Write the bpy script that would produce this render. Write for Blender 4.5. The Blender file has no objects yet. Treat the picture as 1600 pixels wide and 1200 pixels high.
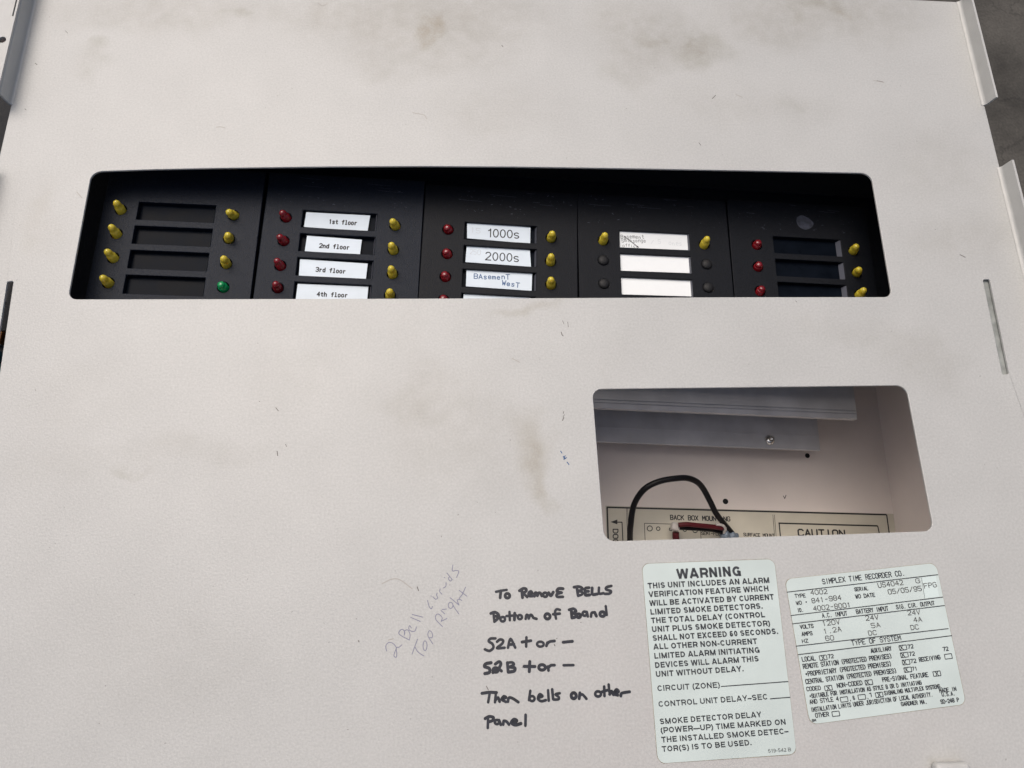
import bpy, bmesh, math, random
from mathutils import Matrix, Vector
random.seed(7)
S = bpy.context.scene
C = S.collection
PI = math.pi

# ------------------------------------------------------------------ frames, camera, sky, sun
# "cover frame": x right, y up, z out of the loose steel cover (origin: top left corner of its long window).
# "world": the cabinet lies flat on the concrete, so world axes are the cabinet's axes, floor z = 0.
SA, SB, ANG = 0.0451, 0.0024, -0.0347          # slope and turn of the cover relative to the cabinet
ZM = 0.092                                      # height of the indicator faces above the floor
nz = Vector((SA, SB, 1)).normalized()
ex = Vector((math.cos(ANG), math.sin(ANG), -(SA*math.cos(ANG)+SB*math.sin(ANG)))).normalized()
ey = nz.cross(ex)
K = Matrix(((ex.x, ey.x, nz.x, 0), (ex.y, ey.y, nz.y, 0), (ex.z, ey.z, nz.z, -0.018), (0, 0, 0, 1)))
T = Matrix.Translation((0, 0, ZM)) @ K.inverted()          # cover frame -> world

cam_d = bpy.data.cameras.new('camera'); cam = bpy.data.objects.new('camera', cam_d); C.objects.link(cam)
FPX = 1110.0
cam_d.sensor_width = 36.0; cam_d.lens = FPX/1600*36.0
cam_d.clip_start = 0.01; cam_d.clip_end = 500
CAMC = Vector((0.2206, -0.2365, 0.3578))
CA, CB, CC = 0.2941, -0.0373, -0.0101
MC = (Matrix.Rotation(CC, 4, 'Z') @ Matrix.Rotation(CA, 4, 'X') @ Matrix.Rotation(CB, 4, 'Y'))
cam.matrix_world = T @ Matrix.Translation(CAMC) @ MC
S.camera = cam
S.render.resolution_x = 1024; S.render.resolution_y = 768

SUN_EL, SUN_AZ = math.radians(60), math.radians(-40)       # azimuth from +y towards +x: light from upper left
w = bpy.data.worlds.new('World'); S.world = w; w.use_nodes = True
nt = w.node_tree
sky = nt.nodes.new('ShaderNodeTexSky'); sky.sky_type = 'NISHITA'; sky.sun_disc = False
sky.sun_elevation = SUN_EL; sky.sun_rotation = SUN_AZ
sky.air_density = 0.8; sky.dust_density = 7.0; sky.ozone_density = 0.3
nt.links.new(sky.outputs[0], nt.nodes['Background'].inputs[0]); nt.nodes['Background'].inputs[1].default_value = 0.12
sd = bpy.data.lights.new('sun', 'SUN'); sd.energy = 1.3; sd.angle = math.radians(50); sd.color = (1.0, 0.985, 0.965)
so = bpy.data.objects.new('sun', sd); C.objects.link(so)
sdir = Vector((math.sin(SUN_AZ)*math.cos(SUN_EL), math.cos(SUN_AZ)*math.cos(SUN_EL), math.sin(SUN_EL)))
so.rotation_euler = sdir.to_track_quat('Z', 'Y').to_euler()
S.view_settings.view_transform = 'Standard'; S.view_settings.look = 'None'; S.view_settings.gamma = 1
S.view_settings.exposure = 0.0

# ------------------------------------------------------------------ measuring: photo point -> point on a real plane
CW = cam.matrix_world.copy(); CO = CW.translation
def ray(u, v, M):
    return (M.to_3x3() @ Vector(((u-800)/FPX, -(v-600)/FPX, -1))).normalized()
def on_z(u, v, z):                       # world point at height z
    d = ray(u, v, CW); return CO + d*((z-CO.z)/d.z)
CMP = Matrix.Translation(CAMC) @ MC
def on_c(u, v, z=0.0):                   # cover-frame point at height z over the sheet
    d = ray(u, v, CMP); return CAMC + d*((z-CAMC.z)/d.z)
def on_plane(u, v, M, z=0.0):            # local point in frame M (world matrix)
    Mi = M.inverted(); o = Mi @ CO; d = Mi.to_3x3() @ ray(u, v, CW)
    return o + d*((z-o.z)/d.z)
def crop(ox, oy, s):
    return lambda x, y: (ox+x*s, oy+y*s)

# ------------------------------------------------------------------ materials
def mat(name, col, rough=0.5, metal=0.0, noise=0.0, nscale=40, bump=0.0, bscale=900, spec=0.5, trans=0.0, coat=0.0, rvar=0.0):
    m = bpy.data.materials.new(name); m.use_nodes = True
    t = m.node_tree; b = t.nodes['Principled BSDF']
    b.inputs['Base Color'].default_value = (*col, 1); b.inputs['Roughness'].default_value = rough
    b.inputs['Metallic'].default_value = metal; b.inputs['Specular IOR Level'].default_value = spec
    b.inputs['Transmission Weight'].default_value = trans; b.inputs['Coat Weight'].default_value = coat
    tc = t.nodes.new('ShaderNodeTexCoord')
    if noise:
        n = t.nodes.new('ShaderNodeTexNoise'); n.inputs['Scale'].default_value = nscale; n.inputs['Detail'].default_value = 6
        t.links.new(tc.outputs['Object'], n.inputs['Vector'])
        r = t.nodes.new('ShaderNodeMapRange'); r.inputs[1].default_value = .3; r.inputs[2].default_value = .7
        r.inputs[3].default_value = 1-noise; r.inputs[4].default_value = 1+noise
        t.links.new(n.outputs[0], r.inputs[0])
        v = t.nodes.new('ShaderNodeVectorMath'); v.operation = 'SCALE'; v.inputs[0].default_value = col
        t.links.new(r.outputs[0], v.inputs['Scale']); t.links.new(v.outputs[0], b.inputs['Base Color'])
        if rvar:
            r2 = t.nodes.new('ShaderNodeMapRange'); r2.inputs[1].default_value = .3; r2.inputs[2].default_value = .7
            r2.inputs[3].default_value = rough-rvar; r2.inputs[4].default_value = rough+rvar
            t.links.new(n.outputs[0], r2.inputs[0]); t.links.new(r2.outputs[0], b.inputs['Roughness'])
    if bump:
        n2 = t.nodes.new('ShaderNodeTexNoise'); n2.inputs['Scale'].default_value = bscale; n2.inputs['Detail'].default_value = 3
        t.links.new(tc.outputs['Object'], n2.inputs['Vector'])
        bp = t.nodes.new('ShaderNodeBump'); bp.inputs['Strength'].default_value = bump; bp.inputs['Distance'].default_value = 0.0004
        t.links.new(n2.outputs[0], bp.inputs['Height']); t.links.new(bp.outputs[0], b.inputs['Normal'])
    return m

def stained_shaded(m, base, blobs, speck=0.085):
    """powder coat: base colour with dirt smudges and painted soft shading of their own shape at fixed places on the sheet"""
    t = m.node_tree; N = t.nodes; L = t.links; b = N['Principled BSDF']
    tc = N.new('ShaderNodeTexCoord')
    big = N.new('ShaderNodeTexNoise'); big.inputs['Scale'].default_value = 28; big.inputs['Detail'].default_value = 5
    L.new(tc.outputs['Object'], big.inputs['Vector'])
    # warp
    wv = N.new('ShaderNodeVectorMath'); wv.operation = 'MULTIPLY_ADD'
    sub = N.new('ShaderNodeVectorMath'); sub.operation = 'SUBTRACT'; sub.inputs[1].default_value = (.5, .5, .5)
    L.new(big.outputs['Color'], sub.inputs[0]); L.new(sub.outputs[0], wv.inputs[0]); wv.inputs[1].default_value = (.05, .05, 0)
    L.new(tc.outputs['Object'], wv.inputs[2])
    cur = None
    rgb = N.new('ShaderNodeRGB'); rgb.outputs[0].default_value = (*base, 1); col = rgb.outputs[0]
    fine = N.new('ShaderNodeTexNoise'); fine.inputs['Scale'].default_value = 120; fine.inputs['Detail'].default_value = 6
    L.new(tc.outputs['Object'], fine.inputs['Vector'])
    fr = N.new('ShaderNodeMapRange'); fr.inputs[1].default_value = .3; fr.inputs[2].default_value = .65; L.new(fine.outputs[0], fr.inputs[0])
    for (cx, cy, rx, ry, amt, c) in blobs:
        s = N.new('ShaderNodeVectorMath'); s.operation = 'SUBTRACT'; s.inputs[1].default_value = (cx, cy, 0); L.new(wv.outputs[0], s.inputs[0])
        d = N.new('ShaderNodeVectorMath'); d.operation = 'MULTIPLY'; d.inputs[1].default_value = (1/rx, 1/ry, 0); L.new(s.outputs[0], d.inputs[0])
        l = N.new('ShaderNodeVectorMath'); l.operation = 'LENGTH'; L.new(d.outputs[0], l.inputs[0])
        r = N.new('ShaderNodeMapRange'); r.interpolation_type = 'SMOOTHERSTEP'; r.inputs[1].default_value = 1; r.inputs[2].default_value = 0
        r.inputs[3].default_value = 0; r.inputs[4].default_value = amt; L.new(l.outputs['Value'], r.inputs[0])
        mu = N.new('ShaderNodeMath'); mu.operation = 'MULTIPLY'; L.new(r.outputs[0], mu.inputs[0])
        ad = N.new('ShaderNodeMath'); ad.operation = 'MULTIPLY_ADD'; ad.inputs[1].default_value = .6; ad.inputs[2].default_value = .4
        L.new(fr.outputs[0], ad.inputs[0]); L.new(ad.outputs[0], mu.inputs[1])
        mx = N.new('ShaderNodeMix'); mx.data_type = 'RGBA'; L.new(mu.outputs[0], mx.inputs['Factor']); L.new(col, mx.inputs['A'])
        mx.inputs['B'].default_value = (*c, 1); col = mx.outputs['Result']
    # grain
    g = N.new('ShaderNodeTexNoise'); g.inputs['Scale'].default_value = 900; g.inputs['Detail'].default_value = 2
    L.new(tc.outputs['Object'], g.inputs['Vector'])
    gr = N.new('ShaderNodeMapRange'); gr.inputs[1].default_value = .25; gr.inputs[2].default_value = .75
    gr.inputs[3].default_value = 1-speck; gr.inputs[4].default_value = 1+speck; L.new(g.outputs[0], gr.inputs[0])
    br = N.new('ShaderNodeMapRange'); br.inputs[1].default_value = .3; br.inputs[2].default_value = .7
    br.inputs[3].default_value = .965; br.inputs[4].default_value = 1.03; L.new(big.outputs[0], br.inputs[0])
    mm = N.new('ShaderNodeMath'); mm.operation = 'MULTIPLY'; L.new(gr.outputs[0], mm.inputs[0]); L.new(br.outputs[0], mm.inputs[1])
    sc = N.new('ShaderNodeVectorMath'); sc.operation = 'SCALE'; L.new(col, sc.inputs[0]); L.new(mm.outputs[0], sc.inputs['Scale'])
    L.new(sc.outputs[0], b.inputs['Base Color'])
    return m

# ------------------------------------------------------------------ object helpers
def mesh_obj(name, bm, m, parent=None, M=None, smooth=False):
    me = bpy.data.meshes.new(name); bm.normal_update(); bm.to_mesh(me); bm.free()
    if smooth:
        for p in me.polygons: p.use_smooth = True
    me.materials.append(m)
    o = bpy.data.objects.new(name, me); C.objects.link(o)
    if parent is not None:
        o.parent = parent
        if M is not None: o.matrix_local = M
    elif M is not None: o.matrix_world = M
    return o
def thing(name, label, cat, M=Matrix(), group=None):
    o = bpy.data.objects.new(name, None); C.objects.link(o); o.matrix_world = M
    o['label'] = label; o['category'] = cat
    if group: o['group'] = group
    o.empty_display_size = .01
    return o
def tag(o, label, cat, group=None):
    o['label'] = label; o['category'] = cat
    if group: o['group'] = group
    return o
def box(bm, x0, x1, y0, y1, z0, z1):
    v = [bm.verts.new((x, y, z)) for z in (z0, z1) for y in (y0, y1) for x in (x0, x1)]
    for f in ((0,2,3,1),(4,5,7,6),(0,1,5,4),(2,6,7,3),(0,4,6,2),(1,3,7,5)): bm.faces.new([v[i] for i in f])
    return bm
def bevel(o, wd, seg=2, ang=40):
    md = o.modifiers.new('bevel', 'BEVEL'); md.width = wd; md.segments = seg; md.limit_method = 'ANGLE'; md.angle_limit = math.radians(ang)
    return o
def rounded(pts, rad, seg=6):
    """outline with every corner of radius rad (list or number) rounded"""
    out = []; n = len(pts)
    for i in range(n):
        r = rad[i] if isinstance(rad, (list, tuple)) else rad
        p = Vector(pts[i][:2]); a = Vector(pts[i-1][:2]); b = Vector(pts[(i+1) % n][:2])
        if r <= 0: out.append((p.x, p.y)); continue
        da = (a-p).normalized(); db = (b-p).normalized(); th = da.angle(db); t = r/math.tan(th/2)
        p0 = p+da*t; p1 = p+db*t; c = p+(da+db).normalized()*(r/math.sin(th/2))
        a0 = math.atan2(p0.y-c.y, p0.x-c.x); a1 = math.atan2(p1.y-c.y, p1.x-c.x)
        d = (a1-a0+PI) % (2*PI)-PI
        for k in range(seg+1):
            q = a0+d*k/seg; out.append((c.x+r*math.cos(q), c.y+r*math.sin(q)))
    return out
def sheet(outer, holes, z0, z1):
    """solid plate with real holes"""
    bm = bmesh.new(); loops = []
    for lp in [outer]+holes:
        vs = [bm.verts.new((x, y, z1)) for x, y in lp]; loops.append(vs)
        for i in range(len(vs)): bm.edges.new((vs[i], vs[(i+1) % len(vs)]))
    bmesh.ops.triangle_fill(bm, edges=bm.edges[:], use_beauty=True)
    bmesh.ops.recalc_face_normals(bm, faces=bm.faces[:])
    for f in bm.faces:
        f.normal_update()
    if sum(f.normal.z for f in bm.faces) < 0: bmesh.ops.reverse_faces(bm, faces=bm.faces[:])
    top = bm.faces[:]; low = {}
    for v in list(bm.verts): low[v] = bm.verts.new((v.co.x, v.co.y, z0))
    for f in top: bm.faces.new([low[v] for v in reversed(f.verts)])
    for vs in loops:
        for i in range(len(vs)):
            a, b = vs[i], vs[(i+1) % len(vs)]; bm.faces.new((a, b, low[b], low[a]))
    bmesh.ops.recalc_face_normals(bm, faces=bm.faces[:])
    return bm
def circle(cx, cy, r, n=20, sx=1, sy=1):
    return [(cx+r*sx*math.cos(2*PI*k/n), cy+r*sy*math.sin(2*PI*k/n)) for k in range(n)]
def lathe(bm, prof, M, n=20):
    rings = []
    for r, z in prof:
        rings.append([bm.verts.new(M @ Vector((r*math.cos(2*PI*k/n), r*math.sin(2*PI*k/n), z))) for k in range(n)] if r > 1e-7 else [bm.verts.new(M @ Vector((0, 0, z)))])
    for a, b in zip(rings, rings[1:]):
        if len(b) == 1:
            for k in range(n): bm.faces.new((a[k], a[(k+1) % n], b[0]))
        elif len(a) == 1:
            for k in range(n): bm.faces.new((a[0], b[(k+1) % n], b[k]))
        else:
            for k in range(n): bm.faces.new((a[k], a[(k+1) % n], b[(k+1) % n], b[k]))
    return bm
def spline(pts, sub=8):
    P = [Vector(p) for p in pts]; P = [P[0]*2-P[1]]+P+[P[-1]*2-P[-2]]; out = []
    for i in range(1, len(P)-2):
        for k in range(sub):
            t = k/sub; a, b, c, d = P[i-1], P[i], P[i+1], P[i+2]
            out.append(.5*((2*b)+(c-a)*t+(2*a-5*b+4*c-d)*t*t+(3*b-a-3*c+d)*t**3))
    out.append(P[-2]); return out
def tube(bm, pts, r, n=10):
    up = Vector((.13, .2, 1)).normalized(); rings = []
    for i, p in enumerate(pts):
        d = (pts[min(i+1, len(pts)-1)]-pts[max(i-1, 0)]).normalized()
        s = d.cross(up); s = s.normalized() if s.length > 1e-6 else Vector((1, 0, 0)); u = s.cross(d)
        rr = r[i] if isinstance(r, list) else r
        rings.append([bm.verts.new(p+s*rr*math.cos(2*PI*k/n)+u*rr*math.sin(2*PI*k/n)) for k in range(n)])
    for a, b in zip(rings, rings[1:]):
        for k in range(n): bm.faces.new((a[k], a[(k+1) % n], b[(k+1) % n], b[k]))
    bm.faces.new(rings[0][::-1]); bm.faces.new(rings[-1])
    return bm

# flat ink: strokes and letters laid 0.1 mm over the surface they are written on
def ink_line(bm, pts, wd, z, caps=5, dz=0.0):
    """pts 2D local; ribbon with round joins"""
    for i, p in enumerate(pts):
        zz = z + dz*(i % 3)
        if caps:
            vs = [bm.verts.new((p[0]+wd/2*math.cos(2*PI*k/(caps*2)), p[1]+wd/2*math.sin(2*PI*k/(caps*2)), zz+1e-6*(i % 2))) for k in range(caps*2)]
            bm.faces.new(vs)
        if i+1 < len(pts):
            q = pts[i+1]; d = Vector((q[0]-p[0], q[1]-p[1]))
            if d.length < 1e-7: continue
            n = Vector((-d.y, d.x)).normalized()*wd/2
            zz2 = zz+2e-6+1e-6*(i % 2)
            bm.faces.new([bm.verts.new((a, b, zz2)) for a, b in ((p[0]-n.x, p[1]-n.y), (q[0]-n.x, q[1]-n.y), (q[0]+n.x, q[1]+n.y), (p[0]+n.x, p[1]+n.y))])
def smooth2(pts, sub=5):
    if len(pts) < 3: return [tuple(p[:2]) for p in pts]
    return [(p.x, p.y) for p in spline([(p[0], p[1], 0) for p in pts], sub)]

# single-stroke alphabet on a 4 x 6 grid (strokes separated by ';')
G = {}
for ln in """A 0,0 2,6 4,0;.7,2 3.3,2
B 0,0 0,6 3,6 4,5 4,4 3,3 0,3;3,3 4,2 4,1 3,0 0,0
C 4,5 3,6 1,6 0,5 0,1 1,0 3,0 4,1
D 0,0 0,6 2.6,6 4,4.6 4,1.4 2.6,0 0,0
E 4,6 0,6 0,0 4,0;0,3 3,3
F 4,6 0,6 0,0;0,3 3,3
G 4,5 3,6 1,6 0,5 0,1 1,0 3,0 4,1 4,3 2.4,3
H 0,0 0,6;4,0 4,6;0,3 4,3
I 2,0 2,6
J 4,6 4,1 3,0 1,0 0,1
K 0,0 0,6;4,6 0,2.6;1.4,3.6 4,0
L 0,6 0,0 4,0
M 0,0 0,6 2,2.4 4,6 4,0
N 0,0 0,6 4,0 4,6
O 1,0 0,1 0,5 1,6 3,6 4,5 4,1 3,0 1,0
P 0,0 0,6 3,6 4,5 4,4 3,3 0,3
Q 1,0 0,1 0,5 1,6 3,6 4,5 4,1 3,0 1,0;2.4,1.6 4,0
R 0,0 0,6 3,6 4,5 4,4 3,3 0,3;2,3 4,0
S 4,5 3,6 1,6 0,5 0,4 1,3 3,3 4,2 4,1 3,0 1,0 0,1
T 0,6 4,6;2,6 2,0
U 0,6 0,1 1,0 3,0 4,1 4,6
V 0,6 2,0 4,6
W 0,6 1,0 2,4 3,0 4,6
X 0,0 4,6;0,6 4,0
Y 0,6 2,3 4,6;2,3 2,0
Z 0,6 4,6 0,0 4,0
0 1,0 0,1 0,5 1,6 3,6 4,5 4,1 3,0 1,0
1 1,5 2,6 2,0
2 0,5 1,6 3,6 4,5 4,3.6 0,0 4,0
3 0,5.4 1,6 3,6 4,5 4,4 3,3.1 1.6,3.1;3,3.1 4,2 4,1 3,0 1,0 0,.6
4 3,0 3,6 0,2 4,2
5 4,6 0,6 0,3.4 3,3.4 4,2.6 4,1 3,0 1,0 0,.6
6 4,5 3,6 1,6 0,5 0,1 1,0 3,0 4,1 4,2.4 3,3.3 0,3.3
7 0,6 4,6 1.4,0
8 1,3 0,4 0,5 1,6 3,6 4,5 4,4 3,3 1,3 0,2 0,1 1,0 3,0 4,1 4,2 3,3
9 0,1 1,0 3,0 4,1 4,5 3,6 1,6 0,5 0,3.6 1,2.7 4,2.7
- .6,3 3.4,3
. 1.8,0 2.2,.2
, 2.2,.4 1.6,-1
/ 0,0 4,6
( 2.8,6.4 1.4,5 1.4,1 2.8,-.4
) 1.2,6.4 2.6,5 2.6,1 1.2,-.4
* 1.4,2.6 2.6,3.4;1.4,3.4 2.6,2.6;2,2.3 2,3.7
~ 1.3,2.4 2.7,3.4;1.3,3.4 2.7,2.4;1.2,2.9 2.8,2.9;2,2.2 2,3.7;1.5,2.2 2.5,3.7
a .4,3.4 1.2,4 2.6,4 3.4,3.2 3.4,0;3.4,2.2 1,2.2 .3,1.2 1,0 2.4,0 3.4,1
c 3.6,3.2 2.6,4 1.2,4 .4,3 .4,1 1.2,0 2.6,0 3.6,.8
d 3.6,6 3.6,0;3.6,3 2.6,4 1.2,4 .4,3 .4,1 1.2,0 2.6,0 3.6,1
e .4,2.1 3.6,2.1 3.4,3.3 2.6,4 1.2,4 .4,3 .4,1 1.2,0 2.8,0 3.5,.6
f 3.6,5.6 2.8,6 2,5.2 2,0;.6,3.8 3.4,3.8
g 3.6,4 3.6,-.8 2.6,-1.6 1,-1.5;3.6,3 2.6,4 1.2,4 .4,3 .4,1 1.2,0 2.6,0 3.6,1
h .4,6 .4,0;.4,2.8 1.6,4 2.8,4 3.6,3 3.6,0
i 2,4 2,0;2,5.4 2,5.6
k .4,6 .4,0;3.4,4 .4,1.6;1.4,2.4 3.6,0
l 1.2,6 2,6 2,0;.8,0 3.2,0
m 0,4 0,0;0,3 1,4 2,3 2,0;2,3 3,4 4,3 4,0
n .4,4 .4,0;.4,2.8 1.6,4 2.8,4 3.6,3 3.6,0
o 1.2,0 .4,1 .4,3 1.2,4 2.8,4 3.6,3 3.6,1 2.8,0 1.2,0
r 1,4 1,0;1,2.6 2,3.8 3.4,3.8
s 3.4,3.4 2.6,4 1.2,4 .6,3.2 1.2,2.2 2.8,1.9 3.4,1 2.6,0 1.2,0 .5,.6
t 2,5.6 2,.8 2.8,0 3.6,.3;.6,4 3.4,4
u .4,4 .4,1 1.2,0 2.4,0 3.6,1.2;3.6,4 3.6,0""".split('\n'):
    ch, rest = ln[0], ln[2:]
    G[ch] = [[tuple(map(float, p.split(','))) for p in s.split()] for s in rest.split(';')]
def frame_of(p0, p1, pl, hp):
    a = pl(*p0); b = pl(*p1); a = Vector((a[0], a[1])); b = Vector((b[0], b[1]))
    c = pl(p0[0], p0[1]-hp); h = (Vector((c[0], c[1]))-a).length
    ux = (b-a); wd = ux.length; ux.normalize(); uy = Vector((-ux.y, ux.x))
    return a, ux, uy, wd, h
def stroke_text(bm, s, p0, p1, hp, pl, z, wt=0.13, jit=0.0):
    """s written along p0-p1 (photo points mapped by pl), cap height hp"""
    a, ux, uy, wd, h = frame_of(p0, p1, pl, hp)
    n = len(s); adv = wd/(n-0.28); cw = adv*.72
    for i, ch in enumerate(s):
        if ch not in G: continue
        jx, jy, js = (random.uniform(-jit, jit)*cw, random.uniform(-jit, jit)*h, 1+random.uniform(-jit, jit)) if jit else (0, 0, 1)
        for st in G[ch]:
            pts = []
            for (x, y) in st:
                q = a+ux*(i*adv+x/4*cw*js+jx)+uy*(y/6*h*js+jy); pts.append((q.x, q.y))
            ink_line(bm, pts, wt*h, z, caps=4)
def arc(cx, cy, rx, ry, a0, a1, n=7):
    return [(cx+rx*math.cos(math.radians(a0+(a1-a0)*k/n)), cy+ry*math.sin(math.radians(a0+(a1-a0)*k/n))) for k in range(n+1)]
def sans(ch, w):
    """grotesque capitals as stroke centre lines, cap height 1, stroke width w: (strokes, width)"""
    e = w/2; T_, B_, M_ = 1-e, e, .53; s = w/2
    R1_ = (T_-M_)/2; R2_ = (M_-B_)/2
    O_ = lambda wd: [arc(wd/2, .5, wd/2-s, .5-e, 90, 450, 24)]
    g = {
     'A': ([[(s*.6,0),(.36,1)],[(.36,1),(.72-s*.6,0)],[(.17,.27),(.55,.27)]], .72),
     'B': ([[(s,0),(s,1)],[(s,T_),(.36,T_)]+arc(.36,T_-R1_,.2,R1_,90,-90)+[(s,M_)],[(s,M_),(.38,M_)]+arc(.38,M_-R2_,.22,R2_,90,-90)+[(s,B_)]], .68),
     'C': ([arc(.36,.5,.36-s,.5-e,38,322,18)], .69),
     'D': ([[(s,0),(s,1)],[(s,T_),(.3,T_)]+arc(.3,.5,.38-s,.5-e,90,-90,12)+[(s,B_)]], .68),
     'E': ([[(s,0),(s,1)],[(s,T_),(.6,T_)],[(s,.52),(.56,.52)],[(s,B_),(.61,B_)]], .62),
     'F': ([[(s,0),(s,1)],[(s,T_),(.57,T_)],[(s,.52),(.52,.52)]], .58),
     'G': ([arc(.37,.5,.37-s,.5-e,38,330,18),[(.4,.46),(.72-s,.46)],[(.72-s,.52),(.72-s,0)]], .74),
     'H': ([[(s,0),(s,1)],[(.68-s,0),(.68-s,1)],[(s,.52),(.68-s,.52)]], .68),
     'I': ([[(s,0),(s,1)]], w),
     'K': ([[(s,0),(s,1)],[(.66-s*.6,1),(s,.36)],[(.24,.56),(.70-s*.6,0)]], .70),
     'L': ([[(s,0),(s,1)],[(s,B_),(.56,B_)]], .57),
     'M': ([[(s,0),(s,1)],[(.82-s,0),(.82-s,1)],[(s,.97),(.41,.03)],[(.41,.03),(.82-s,.97)]], .82),
     'N': ([[(s,0),(s,1)],[(.68-s,0),(.68-s,1)],[(s,.95),(.68-s,.05)]], .68),
     'O': (O_(.74), .74), '0': (O_(.54), .54),
     'P': ([[(s,0),(s,1)],[(s,T_),(.38,T_)]+arc(.38,T_-.25,.23,.25,90,-90)+[(s,T_-.5)]], .64),
     'R': ([[(s,0),(s,1)],[(s,T_),(.39,T_)]+arc(.39,T_-.23,.21,.23,90,-90)+[(s,T_-.46)],[(.38,T_-.46),(.52,.36),(.58,.02)]], .66),
     'S': ([arc(.32,.5+(.5-e)/2,.32-s,(.5-e)/2,20,270,12)+arc(.32,.5-(.5-e)/2,.32-s,(.5-e)/2,90,-160,12)], .64),
     'T': ([[(.3,0),(.3,1)],[(0,T_),(.6,T_)]], .60),
     'U': ([[(s,1),(s,.34)]+arc(.34,.34,.34-s,.34-e,180,360,12)+[(.68-s,.34),(.68-s,1)]], .68),
     'V': ([[(s*.6,1),(.34,0)],[(.34,0),(.68-s*.6,1)]], .68),
     'W': ([[(s*.6,1),(.25,0)],[(.25,0),(.47,.96)],[(.47,.96),(.69,0)],[(.69,0),(.94-s*.6,1)]], .94),
     'X': ([[(s*.6,1),(.64-s*.6,0)],[(s*.6,0),(.64-s*.6,1)]], .64),
     'Y': ([[(s*.6,1),(.33,.42)],[(.66-s*.6,1),(.33,.42)],[(.33,.44),(.33,0)]], .66),
     'Z': ([[(.03,T_),(.58,T_)],[(.55,T_),(.06,B_)],[(.02,B_),(.6,B_)]], .61),
     '1': ([[(.3,0),(.3,1)],[(.3,.92),(.2,.80),(.08,.76)]], .42),
     '2': ([arc(.27,.70,.27-s,.30-e,170,-30,10)+[(s*.8,B_)],[(s*.4,B_),(.54,B_)]], .55),
     '4': ([[(.4,0),(.4,1)],[(.4,.95),(s*.7,.3)],[(s*.5,.27),(.54,.27)]], .55),
     '5': ([[(.5,T_),(.14,T_)],[(.14,T_),(.08,.5)],[(.08,.5)]+arc(.26,.33,.28-s,.33-e,130,-150,12)], .55),
     '6': ([O_(.54)[0][5:16], arc(.27,.32,.27-s,.32-e,0,360,16),[(s,.34),(s,.6)],arc(.29,.62,.29-s,.38-e,40,175,8)], .55),
     '9': ([arc(.27,.68,.27-s,.32-e,0,360,16),[(.54-s,.66),(.54-s,.4)],arc(.25,.38,.29-s,.38-e,5,-140,8)], .55),
     's': ([arc(.25,.5*.72+(.36-e)/2,.25-s,(.36-e)/2,20,270,10)+arc(.25,.36-(.36-e)/2,.25-s,(.36-e)/2,90,-160,10)], .5),
     '(': ([arc(.42,.4,.32,.62,118,242,10)], .28), ')': ([arc(-.14,.4,.32,.62,62,-62,10)], .28),
     '.': ([[(s,0),(s,w)]], w), '-': ([[(0,.36),(.3,.36)]], .3), '\u2013': ([[(-.04,.36),(.5,.36)]], .46), '\u2014': ([[(-.06,.36),(.84,.36)]], .78), ' ': ([], .2)}
    return g[ch]
def font_text(bm, s, p0, p1, hp, pl, z, wt=.165, gap=.075):
    """grotesque letters stretched to run from p0 to p1"""
    a, ux, uy, wd, h = frame_of(p0, p1, pl, hp)
    gl = [sans(ch, wt) for ch in s]; tot = sum(g[1] for g in gl)+gap*(len(s)-1); x = 0; k = wd/tot
    for st, gw in gl:
        for poly in st:
            pts = []
            for (u, v) in poly:
                q = a+ux*((x+u)*k)+uy*(v*h); pts.append((q.x, q.y))
            flat_line(bm, pts, wt*h*.98, z)
        x += gw+gap
def flat_line(bm, pts, wd, z):
    """mitred ribbon with flat ends"""
    if len(pts) < 2: return
    L = []; n = len(pts)
    for i, p in enumerate(pts):
        d0 = Vector((p[0]-pts[i-1][0], p[1]-pts[i-1][1])).normalized() if i else None
        d1 = Vector((pts[i+1][0]-p[0], pts[i+1][1]-p[1])) if i < n-1 else None
        if d1 is not None: d1 = d1.normalized() if d1.length > 1e-9 else d0
        if d0 is None or d0.length < .5: d0 = d1
        if d1 is None: d1 = d0
        m = (d0+d1); m = m.normalized() if m.length > 1e-6 else d0
        c = max(.45, m.dot(d0)); nn = Vector((-m.y, m.x))*(wd/2/c)
        L.append((bm.verts.new((p[0]+nn.x, p[1]+nn.y, z)), bm.verts.new((p[0]-nn.x, p[1]-nn.y, z))))
    for (a, b), (c, d) in zip(L, L[1:]): bm.faces.new((a, b, d, c))
def rule(bm, p0, p1, pl, z, wd):
    a = pl(*p0); b = pl(*p1); ink_line(bm, [(a[0], a[1]), (b[0], b[1])], wd, z, caps=0)
def finish_ink(bm):
    for f in bm.faces:
        f.normal_update()
        if f.normal.z < 0: f.normal_flip()
    return bm
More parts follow.
